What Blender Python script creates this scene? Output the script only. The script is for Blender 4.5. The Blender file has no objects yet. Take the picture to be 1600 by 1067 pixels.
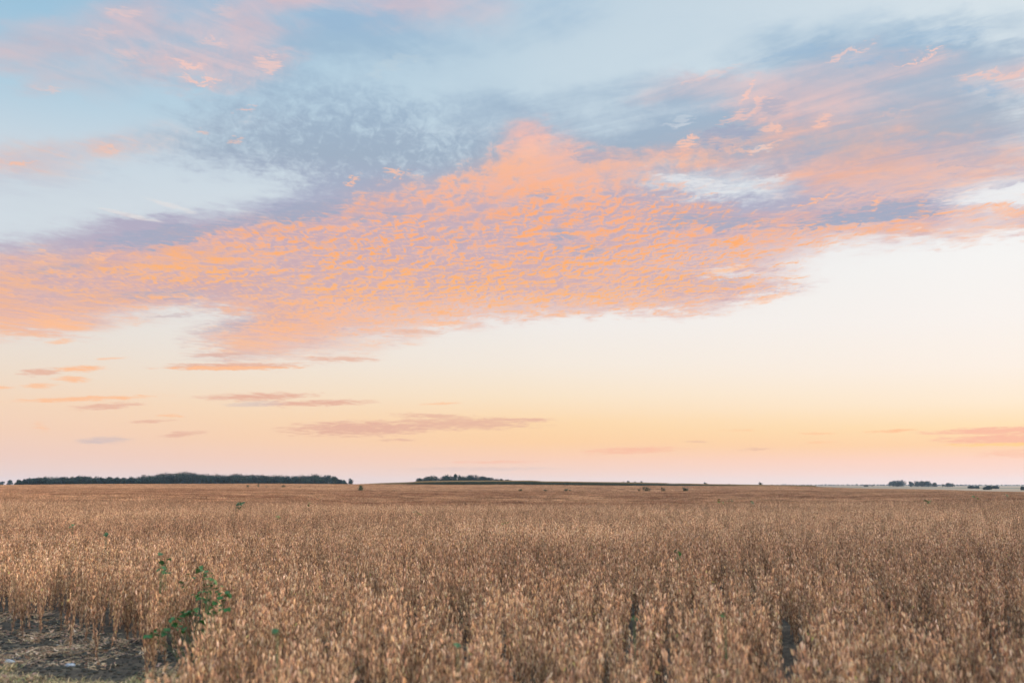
import bpy, bmesh, math, random
import numpy as np
from mathutils import Vector

random.seed(7)
RNG = np.random.default_rng(7)
scene = bpy.context.scene
COL = scene.collection

# ------------------------------------------------------------------ camera
F_PX = 1556.0                      # focal length in photo pixels (photo 1600 wide)
HORIZON_Y = 757.0
PITCH = math.atan((HORIZON_Y - 533.5) / F_PX)
EYE = 1.95                         # metres above the soil at the camera
cam_d = bpy.data.cameras.new('camera')
cam = bpy.data.objects.new('camera', cam_d)
COL.objects.link(cam)
cam_d.sensor_width = 36.0
cam_d.lens = 36.0 * F_PX / 1600.0
cam.location = (0, 0, EYE)
cam.rotation_euler = (math.pi / 2 + PITCH, 0, 0)
cam_d.clip_start = 0.1
cam_d.clip_end = 30000
cam_d.dof.use_dof = True
cam_d.dof.focus_distance = 38.0
cam_d.dof.aperture_fstop = 1.6
scene.camera = cam


def ray(x, y):
    """photo pixel -> unit direction in the world"""
    v = ((x - 800) / F_PX, 1.0, -(y - 533.5) / F_PX)
    c, s = math.cos(PITCH), math.sin(PITCH)
    r = Vector((v[0], v[1] * c - v[2] * s, v[1] * s + v[2] * c))
    return r.normalized()


def azel(x, y):
    r = ray(x, y)
    return math.degrees(math.atan2(r.x, r.y)), math.degrees(math.asin(r.z))


def az_of(px, py=757.0):
    r = ray(px, py)
    return math.atan2(r.x, r.y)


def tan_el(px, py):
    r = ray(px, py)
    return r.z / math.hypot(r.x, r.y)


def lin(c):
    return tuple((v / 255 / 12.92) if v / 255 <= 0.04045 else ((v / 255 + 0.055) / 1.055) ** 2.4 for v in c)


# ------------------------------------------------------------------ colour management
scene.view_settings.view_transform = 'Standard'
scene.view_settings.look = 'None'
scene.view_settings.gamma = 1
scene.view_settings.exposure = 0.3
scene.view_settings.use_curve_mapping = False
scene.render.engine = 'CYCLES'
scene.cycles.max_bounces = 6
scene.cycles.diffuse_bounces = 3
scene.cycles.transparent_max_bounces = 8
scene.cycles.volume_bounces = 1
scene.cycles.volume_step_rate = 4

# ------------------------------------------------------------------ sun (just above the horizon behind thin cloud, ahead to the right)
SUN_AZ, SUN_EL = 58.0, 9.0
sun_d = bpy.data.lights.new('sun', 'SUN')
sun_d.energy = 5.0
sun_d.angle = math.radians(8)
sun_d.color = (1.0, 0.76, 0.58)
sun = bpy.data.objects.new('sun', sun_d)
COL.objects.link(sun)
sd = Vector((math.sin(math.radians(SUN_AZ)) * math.cos(math.radians(SUN_EL)),
             math.cos(math.radians(SUN_AZ)) * math.cos(math.radians(SUN_EL)),
             math.sin(math.radians(SUN_EL))))
sun.rotation_euler = sd.to_track_quat('Z', 'Y').to_euler()

# ------------------------------------------------------------------ world: evening sky with altocumulus
world = bpy.data.worlds.new('World')
scene.world = world
world.use_nodes = True
WT = world.node_tree
WT.nodes.clear()


class E:
    """tiny expression layer over shader nodes; works in node tree E.t"""
    t = None

    def __init__(s, sock):
        s.s = sock

    @staticmethod
    def math(op, *a, clamp=False):
        n = E.t.nodes.new('ShaderNodeMath')
        n.operation = op
        n.use_clamp = clamp
        for i, v in enumerate(a):
            if isinstance(v, E):
                E.t.links.new(v.s, n.inputs[i])
            else:
                n.inputs[i].default_value = v
        return E(n.outputs[0])

    def __add__(s, o): return E.math('ADD', s, o)
    def __radd__(s, o): return E.math('ADD', o, s)
    def __sub__(s, o): return E.math('SUBTRACT', s, o)
    def __rsub__(s, o): return E.math('SUBTRACT', o, s)
    def __mul__(s, o): return E.math('MULTIPLY', s, o)
    def __rmul__(s, o): return E.math('MULTIPLY', o, s)
    def __truediv__(s, o): return E.math('DIVIDE', s, o)
    def __rtruediv__(s, o): return E.math('DIVIDE', o, s)


def mx(a, b): return E.math('MAXIMUM', a, b)
def mn(a, b): return E.math('MINIMUM', a, b)
def sat(a): return E.math('ADD', a, 0.0, clamp=True)


def step(v, lo, hi, a=0.0, b=1.0, smooth=True):
    n = E.t.nodes.new('ShaderNodeMapRange')
    n.interpolation_type = 'SMOOTHSTEP' if smooth else 'LINEAR'
    n.clamp = False          # smoothstep saturates by itself; linear ones only feed clamped mix factors
    E.t.links.new(v.s, n.inputs[0])
    for i, q in enumerate((lo, hi, a, b)):
        if isinstance(q, E):
            E.t.links.new(q.s, n.inputs[1 + i])
        else:
            n.inputs[1 + i].default_value = q
    return E(n.outputs[0])


def vec(x, y, z=0.0):
    n = E.t.nodes.new('ShaderNodeCombineXYZ')
    for i, v in enumerate((x, y, z)):
        if isinstance(v, E):
            E.t.links.new(v.s, n.inputs[i])
        else:
            n.inputs[i].default_value = v
    return E(n.outputs[0])


def sep(v):
    n = E.t.nodes.new('ShaderNodeSeparateXYZ')
    E.t.links.new(v.s, n.inputs[0])
    return E(n.outputs[0]), E(n.outputs[1]), E(n.outputs[2])


def sepc(v):
    n = E.t.nodes.new('ShaderNodeSeparateColor')
    E.t.links.new(v.s, n.inputs[0])
    return E(n.outputs[0]), E(n.outputs[1]), E(n.outputs[2])


def dot(v, c):
    n = E.t.nodes.new('ShaderNodeVectorMath')
    n.operation = 'DOT_PRODUCT'
    E.t.links.new(v.s, n.inputs[0])
    n.inputs[1].default_value = c
    return E(n.outputs['Value'])


def noise(v, scale, detail=4.0, rough=0.55, dist=0.0, dim='2D', lac=2.0):
    n = E.t.nodes.new('ShaderNodeTexNoise')
    n.noise_dimensions = dim
    E.t.links.new(v.s, n.inputs['Vector'])
    n.inputs['Scale'].default_value = scale
    n.inputs['Detail'].default_value = detail
    n.inputs['Roughness'].default_value = rough
    n.inputs['Lacunarity'].default_value = lac
    n.inputs['Distortion'].default_value = dist
    return E(n.outputs['Fac'])


def ramp(f, stops, interp='LINEAR'):
    n = E.t.nodes.new('ShaderNodeValToRGB')
    E.t.links.new(f.s, n.inputs[0])
    cr = n.color_ramp
    cr.interpolation = interp
    while len(cr.elements) < len(stops):
        cr.elements.new(0.5)
    for i, (p, c) in enumerate(stops):
        cr.elements[i].position = p
    for i, (p, c) in enumerate(stops):
        cr.elements[i].color = (c[0], c[1], c[2], 1)
    return E(n.outputs[0])


def mixc(f, a, b, mode='MIX'):
    n = E.t.nodes.new('ShaderNodeMix')
    n.data_type = 'RGBA'
    n.blend_type = mode
    n.clamp_result = False
    for i, v in ((0, f), (6, a), (7, b)):
        if isinstance(v, E):
            E.t.links.new(v.s, n.inputs[i])
        elif i == 0:
            n.inputs[i].default_value = v
        else:
            n.inputs[i].default_value = (*v[:3], 1)
    return E(n.outputs[2])


# cloud charts, one row every 25 photo-pixels of sky from the top of the view; digit = amount 0..9
SHADE = """
00123443243333222220000000000000
00012333436774433321000001122212
12234444457765323420000132355321
23333334545665322210000366578754
22222234442234310000000456464554
02222233432210010112343344455632
01110124554432453355442343456642
00000134445554556434345353464664
00001134456653455434567545567653
11122345577766662567777865544432
12211236567766653443345557644554
32221022246766533233123233333344
22111100048754332225411254333210
00000012886555665666668888778413
11257887655555555555566443333333
35788755555555555555443322111110
56675444455555555544333310000000
55554445555555555544433200000000
65666777656555555555566430000000
77775434554433222222221000000000
44210003754221000000000000000000
10000055443120000000000000000000
00000013222100000000000000000000
00000000000000000000000000000000
""".split()
LIT = """
00012312563455432100000000000000
00035214400133220000000000000000
13233324520011010000000000000000
33321223210000000000000000300000
11113362810000000000000013144113
01211134100000000000134433321134
02120000000000000000323444421100
00000002110000000000102524313111
00001111110011115100001554321111
11233200000110029321141351554432
34221100000000268788876534566344
11100000000122688996135259755542
00000000000366888885311124555310
00000000014666677676552122341115
00000012456666677777666788777655
00000456666667777777888765232211
24346777776666667788888731110000
55567887777777788888886420000000
55445444457888888888887730000000
54457535788889998887773100000000
78851000478855521000000000000000
31300026874241000000000000000000
00000015632300000000000000000000
00000000000000000000000000000000
""".split()
# ripple contrast: 0 silky, 9 broken into small cloudlets
RIPPLE = """
11111111111111111111111111111111
11111111111111111111111111111111
11111111111111111111111111111111
11122222211111111111111111111111
11112222222111111111111111111111
11111122334322111111222211111111
11111123455443321111111111111111
11111145677776432222222222211111
11112346788887643222333333221111
22334456899998753222333333222222
22334456789999643222344333222222
11223345688887644333444443333333
11111111257777655666665444444444
11112222346677777888877776666555
22233334567889999999998766665544
22334456789999999999999865554433
33445567899999999999999876543322
45566778999999999999999987543322
45677777899999999999999998654322
44555544678888888888888887654321
33444444566666555555555555543321
33333344555555444444444333333222
22222233444444433333333322222222
22222222222222222222222222222222
""".split()
for chart in (SHADE, LIT, RIPPLE):
    assert len(chart) == 24 and all(len(r) == 32 for r in chart), [len(r) for r in chart]
ROWS = np.stack([np.array([[int(c) for c in r] for r in ch], float) / 9 for ch in (SHADE, LIT, RIPPLE)], -1)


def chart_at(x, y):
    cx = min(max(x / 1600 * 31, 0), 30.999)
    cy = min(max(y / 25, 0), 22.999)
    i, j = int(cx), int(cy)
    fx, fy = cx - i, cy - j
    return (ROWS[j, i] * (1 - fx) * (1 - fy) + ROWS[j, i + 1] * fx * (1 - fy)
            + ROWS[j + 1, i] * (1 - fx) * fy + ROWS[j + 1, i + 1] * fx * fy)


# thin rosy veils over the upper left
ROWS[1:6, 0:6, 1] += 0.08
ROWS[8:11, 0:7, 1] += 0.04
ROWS[1:10, 20:32, 0] += 0.14
ROWS[1:8, 4:12, 0] += 0.06
ROWS[8:11, 5:13, 0] += 0.08
ROWS[9:13, 14:22, 2] += 0.18
ROWS[2:8, 4:13, 2] += 0.12
ROWS[8:13, 18:32, 1] *= 0.84
ROWS[8:13, 18:32, 0] += 0.10
ROWS[13:20, 8:24, 1] *= 0.96
ROWS = np.clip(ROWS, 0, 1)
AZ0, AZ1, EL0, EL1, NEL = -28.5, 28.5, 6.0, 26.5, 27


def px_of(az, el):
    a, e = math.radians(az), math.radians(el)
    r = (math.sin(a) * math.cos(e), math.cos(a) * math.cos(e), math.sin(e))
    c, s = math.cos(PITCH), math.sin(PITCH)
    fy, fz = r[1] * c + r[2] * s, -r[1] * s + r[2] * c
    return 800 + F_PX * r[0] / fy, 533.5 - F_PX * fz / fy


def build_world():
    E.t = WT
    tc = WT.nodes.new('ShaderNodeTexCoord')
    D = E(tc.outputs['Generated'])
    dx, dy, dz = sep(D)
    az = E.math('ARCTAN2', dx, dy) * (180 / math.pi)
    el = E.math('ARCSINE', dz) * (180 / math.pi)
    up = mx(dz, 0.0) + 0.018
    P = vec(dx / up, dy / up)                       # place on the cloud deck (deck height = 1)

    # wind-drawn coordinates
    def aniso(deg, k):
        c, s = math.cos(math.radians(deg)), math.sin(math.radians(deg))
        return vec(dot(P, (c / k, s / k, 0)), dot(P, (-s, c, 0)))
    PR, PL = aniso(-41, 4.5), aniso(52, 3.5)

    n_big = noise(P, 2.6, 5, 0.6, 0.3)
    n_big2 = noise(vec(dx / up + 7.3, dy / up + 3.1), 2.6, 5, 0.6, 0.3)
    # wander the chart lookup so that no straight chart edges survive
    n_fine = noise(vec(dx / up + 1.7, dy / up + 9.1), 11.0, 5, 0.6, 0.2)
    waz = az + (n_big - 0.5) * 2.6 + (n_fine - 0.5) * 3.0
    wel = el + (n_big2 - 0.5) * 1.3 + (n_fine - 0.5) * 1.5

    # ---- clear sky
    def grad(cols):
        st = [((azel(800, y)[1] + 2) / 42, lin(c)) for y, c in cols]
        return sorted(st)
    L = grad([(757, (232, 206, 199)), (740, (234, 207, 199)), (715, (238, 204, 190)), (680, (243, 207, 183)),
              (640, (244, 213, 186)), (600, (238, 219, 200)), (550, (232, 222, 212)), (500, (226, 224, 220)),
              (430, (212, 220, 226)), (350, (206, 216, 224)), (270, (198, 213, 224)), (200, (178, 205, 222)),
              (120, (162, 197, 219)), (0, (146, 187, 215)), (-200, (118, 165, 205))])
    M = grad([(757, (236, 209, 198)), (740, (241, 208, 194)), (715, (249, 205, 178)), (690, (252, 207, 162)),
              (660, (252, 214, 168)), (620, (249, 226, 196)), (570, (244, 232, 218)), (510, (240, 234, 229)),
              (430, (232, 232, 231)), (330, (216, 223, 229)), (230, (200, 217, 228)), (130, (195, 213, 225)),
              (0, (188, 208, 222)), (-200, (160, 188, 212))])
    R = grad([(757, (242, 214, 204)), (740, (247, 212, 200)), (722, (252, 209, 190)), (700, (253, 208, 164)),
              (675, (253, 220, 174)), (640, (253, 232, 206)), (590, (251, 238, 226)), (520, (248, 241, 236)),
              (430, (245, 243, 241)), (330, (238, 240, 241)), (230, (226, 233, 237)), (120, (215, 226, 232)),
              (0, (208, 220, 229)), (-200, (185, 205, 220))])
    fe = (el + 2) / 42
    gL, gM, gR = (ramp(fe, s_) for s_ in (L, M, R))
    sky = mixc(step(az, -27, 2, smooth=False), gL, gM)
    sky = mixc(step(az, 0, 26, smooth=False), sky, gR)

    # ---- charts: one colour ramp across the azimuths for each elevation step
    fa = (waz - AZ0) / (AZ1 - AZ0)
    te = (wel - EL0) / ((EL1 - EL0) / (NEL - 1))      # row index
    acc = None
    for k in range(NEL):
        e_ = EL0 + (EL1 - EL0) * k / (NEL - 1)
        stops = []
        for i in range(32):
            a_ = AZ0 + (AZ1 - AZ0) * i / 31
            x, y = px_of(a_, e_)
            c = chart_at(x, y) if e_ > EL0 + .1 else (0, 0, .3)
            stops.append((i / 31, tuple(c)))
        row = ramp(fa, stops)
        if acc is None:
            acc = row
        else:
            acc = mixc(te - float(k - 1), acc, row)
    A, B, Rp = sepc(acc)

    # ---- texture fields on the deck
    Pc = vec(dx / up, dy / up * 0.62)
    n_rip = noise(Pc, 22.0, 4.0, 0.62, 0.5)             # cloudlets
    sx_, sy_ = math.sin(math.radians(35)) * 0.017, math.cos(math.radians(35)) * 0.015
    n_off = noise(vec(dx / up + sx_, dy / up * 0.62 + sy_), 22.0, 4.0, 0.62, 0.5)
    n_rip2 = noise(Pc, 52.0, 5.0, 0.6, 0.4)
    n_r = noise(PR, 9.0, 7.0, 0.62, 0.6)
    n_l = noise(PL, 8.0, 7.0, 0.62, 0.8)
    n_str = n_l + (n_r - n_l) * step(az, -12, 6)
    n_med = noise(P, 6.0, 7.0, 0.66, 0.4)
    n_sky = noise(vec(az, el * 1.25), 1.15, 6.0, 0.66, 0.4)   # woolly tufts higher up
    high = step(el, 14.5, 19.0)
    relief = (n_rip - n_off) * 1.5 + 0.5          # sides of the cloudlets turned from the sun
    n_moff = noise(vec(dx / up + sx_ * 2.4, dy / up + sy_ * 2.4), 6.0, 7.0, 0.66, 0.4)
    relief_m = (n_med - n_moff) * 1.5 + 0.5
    coarse = step(n_big2, 0.40, 0.60)
    relief = relief + (relief_m * 0.75 + n_med * 0.25 - relief) * (coarse * 0.75)
    rip = relief * 0.44 + n_rip * 0.16 + n_rip2 * 0.16 + n_med * 0.24
    rip = rip + (n_sky * 0.8 + n_rip2 * 0.2 - rip) * high * 0.85
    silky = n_str * 0.6 + n_med * 0.4
    tex = silky + (rip - silky) * Rp                   # 0..1, mean .5

    # shade body
    Aq = A + (tex - 0.5) * (0.95 + 1.35 * Rp) * step(A, 0.0, 0.3)
    a_op = step(Aq, 0.03, 0.84)
    # sunlit undersides: where the deck is lit, cloudlets alternate with shaded gaps
    soft = 0.56 - 0.29 * Rp
    Bq = B * (1.10 - 0.56 * Rp + 0.16 * high) + (0.5 - tex) * (1.0 + 2.5 * Rp) * step(B, 0.0, 0.3)
    b_op = step(Bq, 0.5 - soft, 0.5 + soft)
    thin = step(B + A, 0.02, 0.35)
    b_op = b_op * thin

    fe2 = (el - 2) / 26.0
    def cr(cols):
        return ramp(fe2, sorted([((azel(800, y)[1] - 2) / 26.0, lin(c)) for y, c in cols]))
    shade_c = cr([(690, (226, 186, 168)), (600, (216, 184, 174)), (520, (200, 178, 182)), (460, (188, 170, 186)),
                  (380, (176, 168, 190)), (320, (166, 170, 194)), (250, (156, 172, 192)), (180, (157, 178, 200)),
                  (80, (156, 184, 208)), (0, (150, 184, 213))])
    lit_0 = cr([(690, (248, 196, 160)), (600, (252, 196, 155)), (520, (255, 184, 130)), (450, (255, 180, 108)),
                (380, (255, 172, 108)), (320, (255, 172, 118)), (260, (253, 184, 146)), (200, (248, 188, 172)),
                (120, (238, 196, 192)), (40, (236, 196, 196)), (0, (232, 194, 198))])
    lit_c = mixc(step(n_str * 0.5 + n_big * 0.5, 0.40, 0.62) * (0.62 - 0.35 * Rp), lit_0, lin((232, 186, 182)))
    k_c = mixc(0.35, lit_0, lin((255, 214, 194)))
    # the deck between the lit cloudlets takes a pinker cast low down
    col = mixc(a_op * 0.92, sky, shade_c)
    pink = mixc(0.5 - 0.16 * high, shade_c, mixc(0.5, lit_c, lin((242, 166, 158))))
    col = mixc(step(B, 0.02, 0.62) * (0.56 - 0.04 * high), col, pink)
    col = mixc(b_op * (0.72 + 0.26 * Rp), col, lit_c)

    # ---- separate bars and wisps low in the sky: (x0,y0,x1,y1, half thickness px, kind, strength)
    hi2 = step(el, 7.0, 14.0)
    Wp = vec(az + (n_big - 0.5) * 1.1 + (n_med - 0.5) * 0.9, el + (n_med - 0.5) * (0.30 + 1.6 * hi2) + (n_rip - 0.5) * (0.10 + 0.9 * hi2), 1.0)
    Ws = vec(az + (n_med - 0.5) * 0.5, el + (n_med - 0.5) * 0.25, 1.0)
    n_bar = noise(vec(az * 0.5, el * 4.0), 2.2, 5.0, 0.65, 0.3)
    fray = (n_bar - 0.5) * 2.4
    bars = [
        (20, 584, 110, 578, 5, 'g', .8), (80, 577, 172, 575, 4, 'o', .8), (80, 592, 146, 593, 4, 'o', .75),
        (28, 603, 95, 602, 3.5, 'o', .7), (-40, 608, 24, 605, 3.5, 'o', .7),
        (5, 627, 262, 618, 3.0, 'o', .75), (105, 638, 226, 631, 4.5, 'g', .75), (190, 660, 272, 657, 2.2, 'g', .7),
        (240, 648, 300, 651, 1.6, 'o', .5), (112, 689, 206, 687, 5, 's', .6), (250, 681, 326, 674, 3.6, 'g', .8),
        (228, 573, 492, 571, 5, 'g', .9), (240, 575, 480, 574, 3, 'o', .9),
        (300, 622, 505, 617, 5.5, 'g', .9), (340, 632, 450, 631, 4, 's', .5),
        (395, 632, 598, 627, 4.2, 'g', .9), (430, 671, 700, 667, 11, 'g', 1.0), (560, 662, 860, 661, 9, 'g', .8),
        (600, 647, 760, 653, 3.5, 'g', .7), (700, 655, 865, 656, 3, 'g', .75), (587, 687, 652, 687, 1.8, 'g', .7),
        (655, 632, 725, 629, 2, 'o', .5), (780, 655, 868, 656, 2.5, 'g', .8), (900, 706, 1075, 701, 5, 'p', .7),
        (1068, 690, 1108, 690, 1.5, 'g', .5), (1150, 702, 1205, 701, 2, 'g', .6),
        (1240, 677, 1310, 677, 1.5, 'o', .5), (1350, 675, 1440, 671, 2, 'o', .8), (1255, 691, 1310, 691, 1.5, 'o', .4),
        (1432, 676, 1760, 668, 5, 'p', 1.1), (1450, 688, 1760, 682, 7, 'p', 1.05), (1460, 695, 1720, 692, 2.2, 'y', .8),
        (1515, 710, 1760, 704, 6, 'p', .55), (148, 561, 202, 559, 2, 'o', .5), (60, 672, 70, 660, 9, 'o', .35),
        (150, 325, 264, 349, 3.0, 'w', .42), (222, 308, 318, 336, 3.4, 'w', .36), (225, 497, 312, 491, 2.4, 's', .6),
        (40, 500, 150, 512, 8, 'o', .7), (70, 535, 125, 532, 3, 'o', .6), (640, 505, 730, 503, 3.5, 'o', .7),
        (600, 517, 700, 520, 3.5, 'g', .6), (470, 560, 600, 562, 4, 'g', .7), (300, 555, 400, 553, 3, 'g', .8),
        (280, 560, 470, 552, 7, 's', .3), (1120, 672, 1190, 672, 1.2, 'o', .3), (690, 722, 860, 721, 2, 'p', .5),
        (600, 733, 900, 732, 3, 's', .25), (1150, 480, 1260, 452, 3.5, 'o', .5),
        # pink and grey accents on the high cloud
        (160, 14, 228, 26, 9, 'k', .6), (325, 22, 375, 20, 12, 'k', .45), (262, 88, 322, 110, 5, 'k', .8),
        (280, 116, 350, 131, 4, 'k', .8), (392, 96, 452, 104, 13, 'k', .8), (300, 66, 360, 72, 5, 'k', .5),
        (120, 46, 200, 54, 6, 'k', .4), (165, 86, 240, 100, 6, 'k', .35), (360, 174, 402, 168, 3, 'k', .7),
        (310, 206, 330, 204, 4, 'k', .6), (355, 222, 380, 222, 4, 'k', .6), (5, 256, 60, 246, 4, 'k', .7),
        (150, 232, 190, 240, 7, 'k', .5), (590, 268, 640, 272, 4, 'k', .8), (535, 282, 560, 280, 3, 'k', .8),
        (80, 405, 100, 403, 8, 'k', .4), (30, 138, 110, 142, 3, 'k', .4), (70, 78, 100, 74, 3, 'k', .3),
        (1385, 104, 1482, 78, 2.6, 'k', .9), (1280, 92, 1372, 68, 4, 'k', .7), (1395, 100, 1500, 84, 9, 'k', .35),
        (1050, 138, 1165, 96, 6, 'k', .45), (1108, 196, 1215, 150, 7, 'k', .75), (1150, 160, 1176, 139, 3.5, 'k', .8),
        (1052, 228, 1096, 222, 6, 'k', .85), (1175, 196, 1226, 204, 7, 'k', .8), (1480, 124, 1660, 102, 5, 'k', .6),
        (1130, 238, 1230, 222, 5, 'k', .7), (1265, 194, 1300, 192, 3, 'k', .7), (1355, 195, 1440, 166, 6, 'k', .35),
        (1235, 322, 1310, 306, 3, 'k', .9), (1360, 322, 1385, 316, 3, 'k', .9), (1430, 322, 1450, 314, 3, 'k', .8),
        (800, 237, 866, 230, 15, 'k', .5), (1500, 332, 1660, 322, 5, 'k', .7), (40, 408, 100, 398, 9, 'k', .5),
        (125, 404, 175, 402, 3, 'k', .8),
        (1080, 224, 1195, 200, 14, 'd', 1.0), (1168, 172, 1235, 166, 10, 'd', .6), (1225, 348, 1500, 318, 12, 'd', 1.1),
        (1000, 340, 1240, 348, 12, 'd', .8), (1480, 142, 1590, 140, 7, 'e', .6), (1170, 100, 1330, 62, 12, 'e', .55),
        (1310, 100, 1400, 90, 9, 'e', .6), (1370, 66, 1560, 52, 14, 'e', .55), (470, 28, 590, 32, 16, 'e', .6),
        (860, 236, 990, 244, 9, 'd', .6), (800, 205, 940, 214, 7, 'd', .4), (120, 384, 400, 350, 12, 'd', .9),
        (360, 346, 570, 312, 13, 'd', .9), (520, 300, 680, 262, 12, 'd', .5), (150, 464, 340, 456, 8, 'd', .55),
        (20, 424, 150, 412, 5, 'd', .5), (1195, 240, 1300, 232, 10, 'd', .5), (855, 362, 905, 368, 6, 'd', .8),
        (862, 384, 880, 382, 8, 'd', .7), (880, 384, 960, 392, 5, 'd', .6), (820, 300, 880, 306, 5, 'd', .6),
        (540, 336, 580, 342, 6, 'd', .7), (595, 326, 640, 336, 7, 'd', .7), (700, 352, 730, 392, 12, 'd', .35),
        (1020, 350, 1090, 354, 6, 'd', .7), (300, 520, 410, 500, 8, 'd', .5), (1440, 262, 1560, 264, 4, 'd', .5),
        (1100, 440, 1180, 436, 8, 'd', .3),
        (1005, 268, 1150, 300, 11, 'x', .6), (1180, 284, 1250, 270, 7, 'x', .6), (1085, 428, 1210, 426, 7, 'x', .6),
        (1480, 312, 1700, 290, 13, 'x', .85), (1020, 196, 1090, 188, 5, 'x', .4), (1570, 130, 1680, 134, 5, 'x', .6),
        (1170, 228, 1210, 232, 6, 'x', .5), (1370, 385, 1480, 372, 9, 'x', .6), (560, 116, 680, 88, 8, 'c', .3),
    ]
    kinds = {'o': (253, 190, 146), 'g': (230, 180, 158), 's': (204, 186, 188), 'p': (248, 186, 158),
             'y': (254, 208, 138), 'w': (238, 226, 220),
             'k': None, 'd': (163, 170, 192), 'e': (152, 182, 210), 'x': (236, 236, 237),
             'c': (214, 222, 222)}
    for kd, kc in sorted(kinds.items(), key=lambda q: 'dexcgspyowk'.index(q[0])):
        tot = None
        for (x0, y0, x1, y1, ht, kk, st) in bars:
            if kk != kd:
                continue
            a0, e0 = azel(x0, y0)
            a1, e1 = azel(x1, y1)
            ca, ce = (a0 + a1) / 2, (e0 + e1) / 2
            ux, uy = a1 - a0, e1 - e0
            h = math.hypot(ux, uy) / 2
            ux, uy = ux / (2 * h), uy / (2 * h)
            tn = ht * math.degrees(1 / F_PX) * 1.25
            WW = Ws if kk == 'w' else Wp
            u = dot(WW, (ux / h, uy / h, -(ca * ux + ce * uy) / h))
            v = dot(WW, (-uy / tn, ux / tn, (ca * uy - ce * ux) / tn))
            # spindle: thin towards its ends
            q = E.math('MULTIPLY_ADD', v, v, E.math('MULTIPLY_ADD', u, u, fray))
            m = step(q, 0.0 if kk in 'dexkc' else -0.1, 1.15, st, 0.0)
            tot = m if tot is None else mx(tot, m)
        if kd in 'dexkc':
            tot = step(tot * 0.85 + (tex - 0.5) * 0.75 * step(tot, 0.0, 0.25) * (-1.0 if kd == 'k' else 1.0), 0.0, 1.05)
        else:
            tot = tot * (0.68 + 0.9 * (n_med * 0.4 + n_rip2 * 0.6))
        col = mixc(tot, col, lin(kc) if kc else k_c)

    # unseen sky towards the sunset, overhead and behind: brightness added to light the field
    glow = E.math('POWER', mx(dot(D, tuple(sd)), 0.0), 7.0) * step(az, 30.0, 50.0) * 7.0
    over = step(el, 28.0, 50.0) * 3.0 + step(E.math('ABSOLUTE', az), 34.0, 60.0) * 1.8
    gain = glow + over + 1.0
    col = mixc(1.0, col, vec(gain, (gain - 1.0) * 0.95 + 1.0, (gain - 1.0) * 0.84 + 1.0), 'MULTIPLY')

    # below the horizon: dull earth light only
    col = mixc(step(el, -3, -0.5), (0.16, 0.12, 0.10), col)

    # air light of the physical sky, faint at this hour
    st = WT.nodes.new('ShaderNodeTexSky')
    st.sky_type = 'NISHITA'
    st.sun_disc = False
    st.sun_elevation = math.radians(SUN_EL)
    st.sun_rotation = math.radians(SUN_AZ)
    bg0 = WT.nodes.new('ShaderNodeBackground')
    bg0.inputs[1].default_value = SKY_AIR
    WT.links.new(st.outputs[0], bg0.inputs[0])
    bg = WT.nodes.new('ShaderNodeBackground')
    bg.inputs[1].default_value = SKY_MAIN
    WT.links.new(col.s, bg.inputs[0])
    ad = WT.nodes.new('ShaderNodeAddShader')
    WT.links.new(bg.outputs[0], ad.inputs[0])
    WT.links.new(bg0.outputs[0], ad.inputs[1])
    out = WT.nodes.new('ShaderNodeOutputWorld')
    WT.links.new(ad.outputs[0], out.inputs[0])


SKY_MAIN, SKY_AIR = 2 ** -0.3, 0.002
build_world()
world.cycles.sampling_method = 'MANUAL'
world.cycles.sample_map_resolution = 512

# ================================================================== helpers
def tag(o, label=None, cat=None, group=None, kind=None):
    if label: o['label'] = label
    if cat: o['category'] = cat
    if group: o['group'] = group
    if kind: o['kind'] = kind
    return o


def new_mat(name, rough=0.9, spec=0.15):
    m = bpy.data.materials.new(name)
    m.use_nodes = True
    b = m.node_tree.nodes['Principled BSDF']
    b.inputs['Roughness'].default_value = rough
    b.inputs['Specular IOR Level'].default_value = spec
    E.t = m.node_tree
    return m, b


def attr(name, typ='GEOMETRY'):
    n = E.t.nodes.new('ShaderNodeAttribute')
    n.attribute_name = name
    n.attribute_type = typ
    return E(n.outputs['Color']), E(n.outputs['Fac'])


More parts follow.
